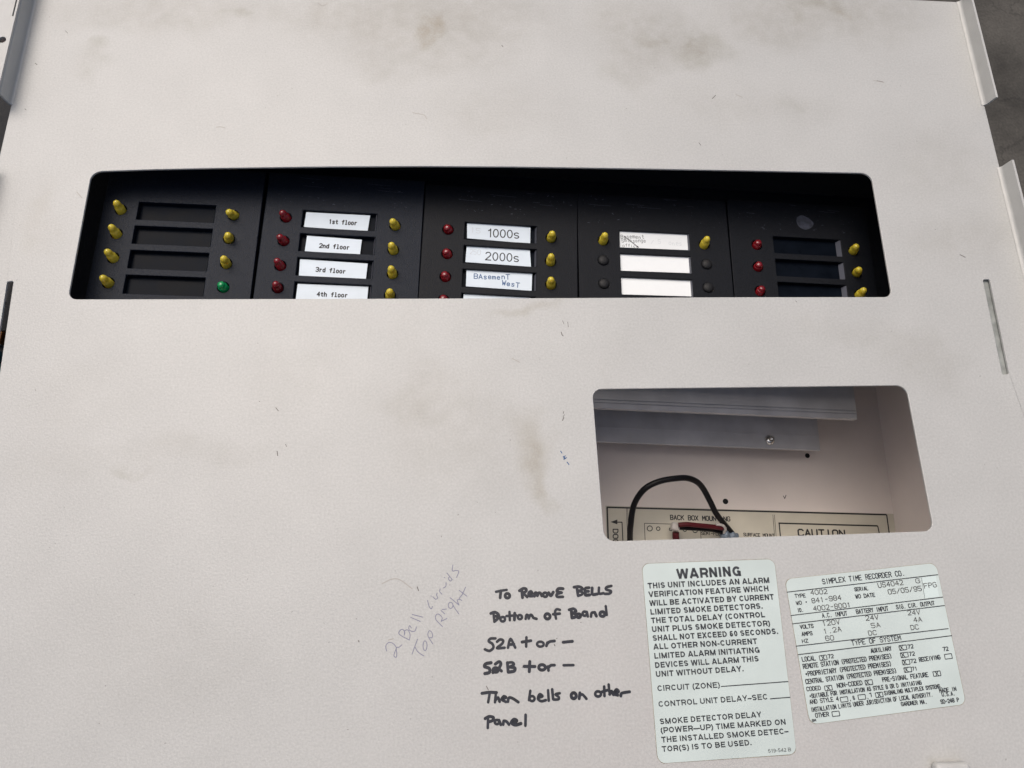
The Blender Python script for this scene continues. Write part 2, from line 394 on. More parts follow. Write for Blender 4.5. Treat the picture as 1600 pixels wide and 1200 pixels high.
# ------------------------------------------------------------------ materials used
BASE = (0.445, 0.447, 0.430)
GR = (0.30, 0.29, 0.25); BR = (0.36, 0.30, 0.22)
def cb(u, v, ru, rv, amt, c):
    p = on_c(u, v); q = on_c(u+ru, v); r = on_c(u, v+rv)
    return (p.x, p.y, (q-p).length, (r-p).length, amt, c)
MB = (.29, .265, .21)
MG = (.33, .32, .29)  # grey for smudges and for broad soft shading painted into the coat
blobs = [cb(660, 50, 300, 100, 0.65, MG), cb(600, 20, 420, 60, 0.46, MG), cb(1010, 50, 150, 100, 0.65, MG), cb(1085, 85, 70, 50, 0.78, GR), cb(1006, 56, 20, 20, 0.78, GR),
         cb(668, 48, 22, 34, 0.85, MB), cb(1057, 62, 16, 12, 0.85, GR), cb(1290, 20, 260, 80, 0.70, MG), cb(1280, 10, 60, 18, 0.78, GR), cb(1310, 24, 24, 14, 0.62, MB),
         cb(230, 10, 260, 60, 0.54, MG), cb(366, 22, 18, 16, 0.54, GR), cb(150, 78, 22, 24, 0.54, GR), cb(135, 100, 50, 40, 0.31, GR), cb(832, 705, 42, 110, 0.62, MB), cb(845, 770, 22, 44, 0.53, MB),
         cb(800, 655, 60, 60, 0.25, MG), cb(650, 622, 130, 62, 0.53, MG), cb(700, 680, 200, 160, 0.34, MG), cb(640, 560, 60, 200, 0.16, MG), cb(1440, 560, 100, 60, 0.34, MG), cb(1490, 370, 130, 70, 0.34, MG), cb(1340, 520, 160, 40, 0.22, MG),
         cb(815, 490, 110, 20, 0.46, MB), cb(210, 735, 50, 14, 0.46, GR), cb(300, 705, 200, 34, 0.28, MG), cb(90, 720, 150, 60, 0.19, MG), cb(110, 620, 120, 110, 0.16, MG), cb(1485, 1190, 40, 12, 0.62, GR),
         cb(1180, 165, 260, 50, 0.25, MG), cb(760, 170, 150, 70, 0.31, MG), cb(470, 590, 160, 90, 0.19, MG), cb(60, 330, 40, 90, 0.23, MB), cb(880, 945, 16, 10, 0.39, MB), cb(1450, 250, 120, 90, 0.25, MG),
         cb(250, 1020, 300, 200, 0.16, MG), cb(1230, 165, 30, 22, 0.19, GR), cb(960, 640, 26, 160, 0.22, MG),
         cb(1100, 1120, 700, 420, .42, (.43, .41, .393)), cb(960, 110, 40, 26, .3, GR), cb(1075, 66, 60, 20, .4, GR), cb(1120, 60, 24, 34, .4, GR), cb(590, 95, 40, 30, .25, MG), cb(720, 25, 60, 30, .4, MG), cb(500, 15, 40, 20, .3, MG), cb(1180, 40, 70, 50, .3, MG), cb(1400, 60, 80, 60, .3, MG), cb(1010, 110, 60, 50, .25, MG)]  # wide low blob paints the pinkish tint of the light into the coat
m_cover = stained_shaded(mat('powder_coated_steel', BASE, .40, bump=.24, bscale=1100), BASE, blobs)
m_flange = mat('powder_coated_flange', BASE, .40, noise=.05, nscale=90, bump=.35, bscale=1100)
m_box = mat('cabinet_paint', (.76, .69, .64), .5, noise=.05, nscale=25, bump=.2, bscale=900)
m_black = mat('black_plastic', (.0058, .0095, .0175), .48, spec=.2, noise=.35, nscale=900, bump=.8, bscale=1500, rvar=.06)  # blue in the base paints in the sky's sheen on the left faces
m_black2 = mat('black_plastic_matt', (.0042, .0055, .0085), .52, spec=.18, noise=.35, nscale=700, bump=.6, bscale=1500, rvar=.06)
m_gloss = mat('smoked_acrylic', (.004, .006, .010), .30, spec=.03, noise=.3, nscale=90, rvar=.06)
m_edge = mat('lit_slot_edge', (.09, .095, .115), .35)  # lighter than the bezel: light on the slots' right walls put into the colour
m_yel = mat('yellow_lens', (.80, .64, .06), .2, trans=.3, coat=.3)
m_red = mat('red_lens', (.22, .005, .010), .2, trans=.25, coat=.4)
m_grn = mat('green_lens', (.0, .30, .09), .18, trans=.2, coat=.4)
for m_ in (m_yel, m_red, m_grn):
    bs = m_.node_tree.nodes['Principled BSDF']; bs.inputs['Subsurface Weight'].default_value = .5; bs.inputs['Subsurface Scale'].default_value = .0025; bs.inputs['Subsurface Radius'].default_value = (1, 1, 1)
m_plug = mat('black_rubber', (.012, .012, .013), .55, spec=.3, bump=.3, bscale=2500)
m_slip_blue = mat('blue_white_card', (.66, .74, .80), .6, noise=.03, nscale=120)
m_slip_white = mat('white_card', (.82, .85, .85), .6, noise=.01, nscale=300)
m_ink = mat('black_ink', (.02, .02, .022), .6)
m_ink_grey = mat('faded_ink', (.07, .07, .07), .6)
m_ink_blue = mat('blue_ink', (.015, .08, .22), .5)
m_marker = mat('black_marker', (.012, .014, .022), .45, noise=.5, nscale=300)
m_pencil = mat('pencil', (.20, .20, .27), .6)
m_mark = mat('scuff', (.16, .15, .14), .7)
m_fscr = mat('faint_scratch', (.36, .34, .31), .6)
m_faint = mat('faint_pencil', (.55, .58, .60), .7)
m_stick = mat('mint_sticker', (.52, .59, .565), .42, noise=.07, nscale=35, bump=.05, bscale=400)
m_grime = mat('edge_grime', (.26, .23, .17), .7, noise=.4, nscale=300)
m_stick2 = mat('mint_sticker_patch', (.60, .69, .665), .38)
m_print = mat('sticker_print', (.035, .04, .045), .5, noise=.3, nscale=400)
m_alu = mat('brushed_aluminium', (.50, .50, .51), .45, metal=.25, noise=.12, nscale=60, bump=.1, bscale=500, rvar=.1)
m_galv = mat('galvanised', (.27, .285, .27), .5, noise=.25, nscale=200)
m_zinc = mat('zinc_screw', (.75, .75, .72), .22, metal=1.0)
m_hole = mat('hole_shadow', (.01, .01, .01), .9)
m_cable = mat('black_cable', (.006, .006, .007), .4, spec=.2)
m_redw = mat('red_wire', (.085, .012, .016), .5, spec=.2)
m_white = mat('white_connector', (.5, .47, .44), .45)
m_sleeve = mat('grey_sleeve', (.16, .20, .25), .4)
m_paper = mat('cream_label', (.55, .52, .43), .55, noise=.06, nscale=60)
m_dust_ = mat('dust', (.10, .11, .14), .8)
m_cop = mat('copper', (.35, .16, .06), .35, metal=.8)
m_blue = mat('blue_component', (.06, .16, .2), .4)
m_tin = mat('tinned_pin', (.5, .5, .48), .3, metal=1)

def concrete():
    m = mat('concrete', (.070, .067, .060), .85, bump=.6, bscale=350)
    t = m.node_tree; N = t.nodes; L = t.links; b = N['Principled BSDF']; tc = N.new('ShaderNodeTexCoord')
    n = N.new('ShaderNodeTexNoise'); n.inputs['Scale'].default_value = 14; n.inputs['Detail'].default_value = 9; n.inputs['Roughness'].default_value = .65
    L.new(tc.outputs['Object'], n.inputs['Vector'])
    r = N.new('ShaderNodeValToRGB'); e = r.color_ramp.elements
    e[0].position = .32; e[0].color = (.027, .025, .021, 1); e[1].position = .68; e[1].color = (.080, .075, .065, 1)
    L.new(n.outputs[0], r.inputs[0])
    v = N.new('ShaderNodeTexVoronoi'); v.feature = 'DISTANCE_TO_EDGE'; v.inputs['Scale'].default_value = 11
    wv = N.new('ShaderNodeVectorMath'); wv.operation = 'MULTIPLY_ADD'; wv.inputs[1].default_value = (.08, .08, 0)
    L.new(n.outputs['Color'], wv.inputs[0]); L.new(tc.outputs['Object'], wv.inputs[2]); L.new(wv.outputs[0], v.inputs['Vector'])
    rr = N.new('ShaderNodeMapRange'); rr.inputs[1].default_value = 0; rr.inputs[2].default_value = .02; rr.inputs[3].default_value = .65; rr.inputs[4].default_value = 1
    L.new(v.outputs['Distance'], rr.inputs[0])
    f = N.new('ShaderNodeTexNoise'); f.inputs['Scale'].default_value = 450; f.inputs['Detail'].default_value = 3
    L.new(tc.outputs['Object'], f.inputs['Vector'])
    fr = N.new('ShaderNodeMapRange'); fr.inputs[1].default_value = .3; fr.inputs[2].default_value = .7; fr.inputs[3].default_value = .78; fr.inputs[4].default_value = 1.22
    L.new(f.outputs[0], fr.inputs[0])
    mu = N.new('ShaderNodeMath'); mu.operation = 'MULTIPLY'; L.new(rr.outputs[0], mu.inputs[0]); L.new(fr.outputs[0], mu.inputs[1])
    s = N.new('ShaderNodeVectorMath'); s.operation = 'SCALE'; L.new(r.outputs[0], s.inputs[0]); L.new(mu.outputs[0], s.inputs['Scale'])
    L.new(s.outputs[0], b.inputs['Base Color'])
    return m
bm = bmesh.new(); vs = [bm.verts.new(p) for p in ((-30, -30, 0), (30, -30, 0), (30, 30, 0), (-30, 30, 0))]; bm.faces.new(vs)
fl = mesh_obj('floor', bm, concrete()); fl['kind'] = 'structure'

# ------------------------------------------------------------------ the loose steel cover
cover = thing('cover_plate', 'large beige powder coated steel cover with two rounded window cutouts and handwritten notes', 'cover plate', T)
L0, L1 = on_c(55, 0), on_c(17.5, 164); R0, R1 = on_c(1498, 0), on_c(1537, 165)
lx = lambda y: L0.x+(L1.x-L0.x)*(y-L0.y)/(L1.y-L0.y)
R2 = on_c(1562, 262)
rx = lambda y: R0.x+(R2.x-R0.x)*(y-R0.y)/(R2.y-R0.y)
YB = on_c(800, 1240).y
top = [on_c(*p) for p in ((1497, 3.2), (1437, .2), (1300, -6), (800, -20))]
TH = .0013
topleft = (lx(top[-1].y+.001), top[-1].y+.001)
outer = [(rx(top[0].y), top[0].y)]+[(p.x, p.y) for p in top[1:]]+[topleft, (lx(YB), YB), (rx(YB), YB)]
winA_px = [(143, 268), (240, 264.6), (330, 262.8), (410, 261.6), (520, 260.2), (660, 259.6), (800, 260.4), (900, 261.8), (1000, 263.4), (1140, 266), (1250, 268.2), (1361, 270.5),
           (1394, 464), (1140, 464.2), (900, 465.4), (640, 466.4), (400, 467), (106, 467.6)]
winA = rounded([on_c(*p) for p in winA_px], [.006]+[0]*10+[.006, .0045]+[0]*4+[.0045])
winB = rounded([on_c(*p) for p in ((925.5, 608), (1416, 602), (1459.5, 829.5), (1327, 834.6), (944.5, 846))], [.0048, .0055, .005, 0, .0055])
slotR = rounded([on_c(*p) for p in ((1536, 437), (1546.5, 436), (1577, 584), (1566.5, 586))], .0008, 3)
slotL = rounded([on_c(*p) for p in ((11, 440), (21, 439), (-1, 586), (-12, 587))], .0008, 3)
bm = sheet(outer, [winA, winB, slotR, slotL], -TH, 0)
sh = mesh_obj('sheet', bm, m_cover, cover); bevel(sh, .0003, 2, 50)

# flanges: folded up along both long edges, cut away between
def flange(side, y0, y1, h, d0, d1, lip=0.0, name='flange'):
    """profile from the fold upwards; d0/d1 shear the lower/upper ends outwards along y at the top"""
    s = 1 if side == 'R' else -1
    fx = rx if side == 'R' else lx
    r = .0012 if side == 'L' else .0020; prof = []
    for k in range(7):
        a = PI/2*k/6; prof.append((r*math.sin(a)-r, r-r*math.cos(a)))
    prof.append((0, h))
    if lip:
        prof[-1] = (0, h-r)
        for k in range(1, 7):
            a = PI/2*k/6; prof.append((r-r*math.cos(a), h-r+r*math.sin(a)))
        prof.append((lip, h))
    bm = bmesh.new(); N = 2; grid = []
    ipro = []
    for i, (px_, pz) in enumerate(prof):          # outer skin offset by the normal
        a = Vector(prof[max(i-1, 0)]); b = Vector(prof[min(i+1, len(prof)-1)]); d = (b-a).normalized()
        ipro.append((px_+d.y*TH, pz-d.x*TH))
    for pr in (prof, ipro):
        row = []
        for (a, z) in pr:
            ya = y0+d0*min(z, h)/h; yb = y1+d1*min(z, h)/h
            row.append([bm.verts.new((fx(y)+s*a, y, z-(0 if pr is prof else 0))) for y in (ya, yb)])
        grid.append(row)
    g, q = grid
    for k in range(len(prof)-1):
        bm.faces.new((g[k][0], g[k][1], g[k+1][1], g[k+1][0])); bm.faces.new((q[k][0], q[k+1][0], q[k+1][1], q[k][1]))
        bm.faces.new((g[k][0], g[k+1][0], q[k+1][0], q[k][0])); bm.faces.new((g[k][1], q[k][1], q[k+1][1], g[k+1][1]))
    bm.faces.new((g[-1][0], g[-1][1], q[-1][1], q[-1][0])); bm.faces.new((g[0][0], q[0][0], q[0][1], g[0][1]))
    bmesh.ops.recalc_face_normals(bm, faces=bm.faces[:])
    o = mesh_obj(name, bm, m_flange, cover)
    for v in o.data.vertices: v.co.z += .0002
    return o
# flange height from the photo: fold (1537,165) -> free corner (1556,152)
best = None
for i in range(5, 400):
    h = i*1e-4; p = on_c(1556, 152, h); e = abs(p.x-rx(p.y))
    if best is None or e < best[0]: best = (e, h, p.y)
FH = best[1]; print('flange h', FH, 'dy', best[2]-R1.y)
bestL = None
for i in range(5, 400):
    h = i*1e-4; p = on_c(20, 58, h); e = abs(p.x-lx(p.y))
    if bestL is None or e < bestL[0]: bestL = (e, h, p.y)
print('flange left h', bestL)
FHL = bestL[1]
ytop = topleft[1]
flange('R', R1.y, top[0].y, FH, best[2]-R1.y, 0)
q2 = on_c(1580, 250, FH)
flange('R', YB, R2.y, FH, 0, q2.y-R2.y)
pl_ = on_c(-3, 146, FHL)
flange('L', L1.y, ytop, FHL, pl_.y-L1.y, 0, lip=.0002)
flange('L', YB, on_c(-20, 270).y, FHL, 0, .004, lip=.0002)
# outward lip of the left flange with slot and round hole
yl = pl_.y-.0005
def liploc(u, v): p = on_c(u, v, FHL); return (p.x, p.y)
lo = [(lx(ytop)-.0013, ytop), (lx(yl)-.0013, yl), (lx(yl)-.0130, yl-.0), (lx(ytop)-.0130, ytop)]
lslot = [liploc(*p) for p in ((25.5, -4), (31, -4), (24.5, 25.5), (18.5, 25))]
print('lip', lo, lslot)
hc = liploc(3.5, 62)
lip = sheet(lo, [lslot, circle(hc[0], hc[1], .0022, 20)], FHL-TH, FHL)
mesh_obj('lip', lip, m_flange, cover)
# small bent tab near the lower edge
tb = on_c(1490, 1192, .006); bm = bmesh.new(); box(bm, tb.x-.008, tb.x+.008, tb.y-.02, tb.y-.0002, .0003, .006)
bevel(mesh_obj('tab', bm, m_flange, cover), .002, 4)

# stickers
def sticker(name, quad, rad, label):
    pts = rounded([on_c(*p) for p in quad], rad, 6)
    o = mesh_obj(name, sheet(pts, [], .00003, .0002), m_stick, cover); o['label'] = label
    cx = sum(p[0] for p in pts)/len(pts); cy = sum(p[1] for p in pts)/len(pts)
    rim = []
    for (x, y) in pts:
        d = Vector((x-cx, y-cy)); d = d*(1+random.uniform(.0002, .00042)/d.length); rim.append((cx+d.x, cy+d.y))
    mesh_obj('adhesive_edge', sheet(rim, [], .00001, .00004), m_grime, o)
    return o
P = lambda u, v: on_c(u, v)
ws = sticker('warning_label', [(1003, 881), (1209.5, 873.5), (1244.5, 1178), (1028, 1193)], .0035, 'pale mint warning sticker in bold capitals')
c1 = crop(1000, 870, .15); c2 = crop(1010, 1030, .15)
bm = bmesh.new(); Z = .00027
for s, a, b, h, c, bold in (
    ('WARNING', (385, 230), (1060, 200), 104, c1, .25), ('THIS UNIT INCLUDES AN ALARM', (82, 332), (1350, 272), 60, c1, .235),
    ('VERIFICATION FEATURE WHICH', (90, 421), (1342, 358), 60, c1, .235), ('WILL BE ACTIVATED BY CURRENT', (99, 513), (1396, 446), 60, c1, .235),
    ('LIMITED SMOKE DETECTORS.', (108, 604), (1280, 540), 60, c1, .235), ('THE TOTAL DELAY (CONTROL', (116, 694), (1303, 630), 60, c1, .235),
    ('UNIT PLUS SMOKE DETECTOR)', (124, 785), (1357, 720), 60, c1, .235), ('SHALL NOT EXCEED 60 SECONDS.', (132, 877), (1440, 803), 60, c1, .235),
    ('ALL OTHER NON-CURRENT', (140, 967), (1222, 907), 60, c1, .235), ('LIMITED ALARM INITIATING', (148, 1062), (1250, 998), 60, c1, .235),
    ('DEVICES WILL ALARM THIS', (90, 92), (1172, 22), 60, c2, .23), ('UNIT WITHOUT DELAY.', (98, 185), (1015, 126), 60, c2, .23),
    ('CIRCUIT (ZONE)', (113, 333), (768, 295), 60, c2, .205), ('CONTROL UNIT DELAY\u2013SEC', (125, 497), (1265, 418), 60, c2, .205),
    ('SMOKE DETECTOR DELAY', (140, 678), (1200, 602), 60, c2, .22), ('(POWER\u2014UP) TIME MARKED ON', (148, 770), (1453, 680), 60, c2, .22),
    ('THE INSTALLED SMOKE DETEC\u2013', (158, 868), (1478, 775), 60, c2, .22), ('TOR(S) IS TO BE USED.', (163, 965), (1098, 895), 60, c2, .22),
    ('519-542 B', (1268, 975), (1508, 957), 38, c2, .14)):
    font_text(bm, s, c(*a), c(*b), h*.15, P, Z, bold)
rule(bm, c2(775, 284), c2(1475, 232), P, Z, .00045); rule(bm, c2(1285, 412), c2(1497, 396), P, Z, .00045)
mesh_obj('lettering', finish_ink(bm), m_print, ws)

rs = sticker('rating_label', [(1226.5, 905), (1462, 879.5), (1509, 1100), (1265.5, 1132)], .0035, 'pale mint rating sticker with ruled table and tick boxes')
c3 = crop(1220, 870, .1625); c4 = crop(1240, 990, .175)
patch = [on_c(*c3(*p)) for p in ((1350, 200), (1488, 184), (1518, 386), (1382, 398))]
bm = sheet([(p.x, p.y) for p in patch], [], .0002, .00024); mesh_obj('patch', bm, m_stick2, rs)
bm = bmesh.new(); Z = .00030
for a, b in ((c3(55, 340), c3(1508, 172)), (c3(93, 565), c3(1557, 387)), (c3(108, 645), c3(1573, 468)), (c4(18, 112), c4(1380, -45)), (c4(35, 188), c4(1410, 18))):
    rule(bm, a, b, P, Z, .00042)
rule(bm, c3(1350, 200), c3(1382, 398), P, Z, .00015)
for s, a, b, h, wt in (
    ('SIMPLEX TIME RECORDER CO.', (403, 262), (1190, 178), 46, .13), ('TYPE', (137, 393), (235, 388), 32, .17), ('WO *', (150, 462), (255, 450), 32, .17),
    ('ID.', (162, 530), (215, 525), 32, .17), ('SERIAL', (710, 330), (838, 318), 32, .18), ('WO DATE', (720, 400), (903, 382), 34, .17),
    ('A.C. INPUT', (400, 584), (637, 562), 38, .15), ('BATTERY INPUT', (728, 547), (1032, 515), 38, .16), ('SIG. CIR. OUTPUT', (1113, 502), (1477, 462), 36, .16),
    ('VOLTS', (188, 692), (312, 680), 34, .18), ('AMPS', (203, 760), (302, 750), 34, .18), ('HZ', (207, 827), (262, 821), 32, .16),
    ('TYPE OF SYSTEM', (683, 852), (1153, 798), 44, .13)):
    stroke_text(bm, s, c3(*a), c3(*b), h*.1625, P, Z, wt*1.4)
for s, a, b, h, wt in (
    ('LOCAL', (78, 249), (195, 236), 38, .15), ('72', (308, 220), (355, 216), 32, .17), ('AUXILIARY', (692, 170), (873, 148), 34, .18), ('72', (1020, 133), (1067, 128), 32, .17),
    ('REMOTE STATION (PROTECTED PREMISES)', (87, 312), (875, 218), 38, .16), ('72', (1033, 198), (1080, 193), 32, .17), ('~PROPRIETARY (PROTECTED PREMISES)', (107, 380), (872, 286), 38, .16),
    ('72', (1045, 262), (1092, 257), 32, .17), ('RECEIVING', (1123, 250), (1308, 226), 34, .17), ('72', (1335, 155), (1380, 150), 32, .17),
    ('CENTRAL STATION (PROTECTED PREMISES)', (110, 448), (918, 348), 38, .16), ('71', (1058, 330), (1103, 325), 30, .17), ('CODED', (118, 512), (240, 500), 34, .16),
    ('NON-CODED', (390, 482), (612, 455), 36, .16), ('PRE-SIGNAL FEATURE', (795, 430), (1200, 383), 36, .16),
    ('~SUITABLE FOR INSTALLATION AS STYLE B OR D INITIATING', (143, 575), (1140, 453), 34, .17), ('AND STYLE 4', (145, 628), (400, 598), 36, .15),
    (', 6', (500, 597), (545, 587), 32, .17), (', 7', (655, 580), (700, 560), 32, .17), ('SIGNALING MULTIPLEX SYSTEMS.', (812, 548), (1325, 482), 32, .18),
    ('INSTALLATION LIMITS UNDER JURISDICTION OF LOCAL AUTHORITY.', (157, 698), (1240, 558), 36, .15), ('MADE IN', (1303, 525), (1450, 508), 32, .17),
    ('U.S.A.', (1325, 560), (1440, 548), 32, .17), ('GARDNER MA.', (962, 645), (1190, 622), 32, .18), ('SD-248 P', (1315, 625), (1475, 605), 32, .18),
    ('OTHER', (197, 748), (313, 735), 36, .16), ('SM', (165, 785), (197, 781), 18, .25)):
    stroke_text(bm, s, c4(*a), c4(*b), h*.175, P, Z, wt*1.4)
for x, y, cross in ((225, 190, 1), (937, 100, 1), (950, 165, 1), (965, 230, 1), (980, 297, 1), (272, 460, 1), (633, 410, 1), (1240, 332, 1), (412, 562, 0), (570, 541, 0), (725, 521, 1), (1342, 178, 0), (338, 690, 0)):
    w_, h_, sk = 64, 50, 9
    q = [c4(x, y+8), c4(x+w_, y), c4(x+w_+sk, y+h_-8), c4(x+sk, y+h_)]
    for i in range(4): rule(bm, q[i], q[(i+1) % 4], P, Z, .00036)
    if cross:
        ox = 14 if x in (937, 950, 965, 980, 633) else 26
        stroke_text(bm, 'X', c4(x+ox, y+48), c4(x+ox+30, y+44), 42*.175, P, Z+2e-6, .18)
mesh_obj('lettering', finish_ink(bm), m_print, rs)
bm = bmesh.new(); Z = .00031
for s, a, b, h in (('4002', (288, 365), (445, 354), 42), ('841-984', (300, 445), (580, 412), 44), ('4002-8001', (315, 520), (670, 483), 44),
    ('US4042', (938, 297), (1175, 268), 44), ('G', (1298, 252), (1336, 250), 40), ('05/05/95', (1035, 360), (1352, 325), 44), ('FPG', (1380, 303), (1497, 289), 44),
    ('120V', (403, 664), (567, 645), 44), ('24V', (818, 612), (938, 602), 44), ('24V', (1222, 560), (1338, 552), 42), ('1.2A', (415, 739), (580, 714), 44),
    ('5A', (872, 684), (955, 674), 42), ('4A', (1280, 628), (1355, 620), 42), ('60', (432, 807), (510, 799), 44), ('DC', (845, 755), (920, 748), 42), ('DC', (1252, 702), (1325, 694), 42)):
    stroke_text(bm, s, c3(*a), c3(*b), h*.1625, P, Z, .16)
mesh_obj('typed_lettering', finish_ink(bm), m_ink_grey, rs)

# marker note
c5 = crop(740, 900, .1625); c6 = crop(740, 1020, .1625)
def O(x, y, r, ry=None, n=9, a0=1.2): ry = ry or r; return [(x+r*math.cos(a0+2*PI*k/n), y-ry*math.sin(a0+2*PI*k/n)) for k in range(n+1)]
note5 = [[(215,152),(262,142),(318,133)],[(262,142),(255,210)],O(325,190,22),
 [(440,142),(475,120),(503,124),(505,145),(475,165)],[(462,130),(470,208)],[(475,162),(515,202)],
 [(535,182),(562,168),(550,148),(530,165),(535,190),(565,193)],[(585,195),(592,162),(608,165),(613,190)],[(613,190),(625,163),(643,165),(655,192)],O(688,180,20),
 [(722,160),(742,190),(766,155)],[(860,122),(815,122),(802,150),(845,160)],[(845,160),(800,175),(805,200),(858,200)],
 [(965,108),(1010,102),(1045,118),(1032,138),(1000,145)],[(1000,145),(1045,155),(1040,178),(1005,190)],[(992,110),(1005,190)],
 [(1110,112),(1075,118),(1072,145),(1105,147)],[(1075,147),(1075,182),(1115,182)],[(1140,115),(1142,175),(1190,173)],[(1205,112),(1207,168),(1250,165)],
 [(1325,95),(1278,108),(1275,130),(1320,145),(1308,168),(1262,172)],
 [(165,360),(205,348),(240,372),(235,405),(200,438)],[(190,352),(200,440)],[(195,385),(240,390)],O(280,415,22),[(345,345),(348,425)],[(315,385),(410,378)],[(395,358),(392,422)],O(445,395,20),
 [(500,412),(508,375),(525,380),(530,408)],[(530,408),(545,375),(562,380),(575,402),(605,412)],O(710,388,25),[(830,325),(798,320),(782,350),(792,410)],[(765,368),(828,362)],
 [(918,325),(960,315),(985,338),(955,355)],[(950,355),(988,372),(975,395),(945,402)],[(938,320),(945,402)],O(1010,382,18),O(1068,362,20),[(1088,345),(1098,388)],
 [(1128,390),(1135,355),(1165,350)],[(1165,350),(1180,385)],O(1238,366,24,22),[(1270,290),(1276,340),(1280,374)],
 [(210,600),(162,602),(145,628),(180,652),(190,690),(152,720),(108,705)],[(225,632),(255,610),(285,622),(270,655),(225,693),(298,690)],[(330,690),(355,605),(400,688)],[(342,660),(388,655)],
 [(465,635),(550,622)],[(508,590),(505,678)],O(642,655,32,24),[(700,672),(710,640)],[(705,655),(730,632),(778,624)],[(860,637),(950,628)]]
note6 = [[(168,95),(118,105),(105,132),(150,150),(152,188),(108,200)],[(208,108),(245,85),(262,108),(240,150),(185,190)],O(212,165,26,22),[(240,150),(268,175)],
 [(325,95),(332,185)],[(325,95),(370,92),(388,112),(345,135)],[(345,135),(395,145),(390,175),(335,185)],[(485,130),(590,132)],[(540,85),(535,180)],O(658,140,32,26),
 [(720,170),(715,132)],[(715,150),(740,122),(778,118)],[(865,120),(960,118)],
 [(80,390),(150,380),(220,382)],[(155,388),(140,475)],[(215,380),(205,475)],[(207,460),(235,430),(250,470)],[(270,445),(312,430),(290,418),(270,448),(312,472)],[(330,470),(340,432),(375,438),(430,474)],
 [(545,365),(532,455)],O(562,440,24),[(620,432),(662,418),(635,398),(618,440),(650,465),(695,455)],[(716,360),(722,460)],[(755,352),(765,445)],[(828,388),(788,400),(818,425),(815,446),(772,450)],
 O(962,412,24,28),[(1015,440),(1022,385)],[(1018,415),(1045,400),(1085,442)],O(1197,395,28,25),[(1255,325),(1258,415)],[(1235,375),(1290,358)],[(1298,305),(1308,398)],[(1308,398),(1325,370),(1345,402)],
 [(1358,388),(1392,372),(1372,355),(1355,392),(1385,406)],[(1415,415),(1425,388),(1500,374)],
 [(110,632),(150,612),(190,622),(182,650),(142,665)],[(140,615),(136,722)],O(225,665,22,20),[(245,648),(262,692)],[(285,690),(290,655),(318,662),(340,690)],[(362,672),(415,655),(390,640),(363,668),(398,693),(455,680)],[(500,596),(498,700)]]
bm = bmesh.new(); k = 0
for c, ns in ((c5, note5), (c6, note6)):
    for st in ns:
        pts = [P(*c(*p)) for p in st]; ink_line(bm, smooth2([(p.x, p.y) for p in pts], 4), .00138*random.uniform(.88, 1.12), .00008+.000004*(k % 9), caps=5); k += 1
o = mesh_obj('marker_note', finish_ink(bm), m_marker, cover); o['label'] = 'six lines handwritten in black marker'
# pencil note
c7 = crop(590, 870, .1417)
pen = [[(100,1040),(90,985),(118,947),(165,952),(205,1000),(190,1050),(180,1090),(203,1108),(212,1065),(205,1005),(240,995),(268,970)],
 [(350,918),(240,855),(248,812),(278,800),(300,835),(292,865)],[(296,855),(300,815),(335,808),(358,860),(350,918)],[(372,785),(352,758),(345,800),(378,822),(412,818),(428,772)],[(365,668),(470,712)],[(380,635),(498,665)],
 [(550,480),(570,550),(592,572),(605,548)],[(588,430),(592,436)],[(608,440),(640,470)],[(640,470),(662,455),(650,420),(658,400)],[(690,352),(685,385),(710,412)],[(755,285),(752,325),(722,345)],[(735,225),(740,230)],[(765,180),(822,250)],[(822,250),(800,268),(780,235),(798,222)],
 [(830,90),(825,155),(865,150),(895,162),(870,228)],[(440,908),(380,1072)],[(410,990),(445,1048),(508,1092)],O(523,980,22,54,10),[(610,962),(555,870),(570,815),(600,838),(602,888),(570,892)],
 [(715,770),(645,695),(640,650),(670,630),(712,672),(700,712)],[(700,712),(765,680)],[(740,630),(700,592)],[(712,580),(760,576)],O(805,535,26,34,9),[(830,530),(860,580),(898,632)],[(798,450),(898,532)],[(898,532),(878,480),(902,470)],[(900,370),(985,435)],[(970,335),(930,420),(900,460),(930,482)]]
bm = bmesh.new()
for k, st in enumerate(pen):
    pts = [P(*c7(*p)) for p in st]; ink_line(bm, smooth2([(p.x, p.y) for p in pts], 5), .00038, .00006+.000003*(k % 7), caps=3)
o = mesh_obj('pencil_note', finish_ink(bm), m_pencil, cover); o['label'] = 'faint slanting pencil note in two lines'
# scuffs
bm = bmesh.new()
marks = [[(879,501),(881,506)],[(887,503),(888,511)],[(877,519),(878,523),(880,525)],[(881,643),(880,646)],[(882,648),(880,651)],[(881,652),(879,657)],
 [(1118,149),(1113,154)],[(446,694),(448,698)],[(652,917),(654,923)],[(431,637),(435,642)],[(1132,1080),(1138,1082)],
 [(102,48),(106,52)],[(55,99),(58,101)],[(39,170),(41,172)],[(784,71),(786,73)],[(1092,223),(1095,227)],[(1370,126),(1380,128)],[(760,1072),(763,1078)],[(55,609),(56,610)],[(866,1007),(867,1009)],
 [(560,1001),(561,1003)],[(1500,398),(1508,402)],[(1285,920),(1287,923)],[(433,705),(434,712)],[(1243,470),(1245,472)]]
for k, st in enumerate(marks):
    pts = [P(*p) for p in st]; ink_line(bm, [(p.x, p.y) for p in pts], random.choice((.0003, .0004, .0005)), .00005+.000002*(k % 5), caps=3)
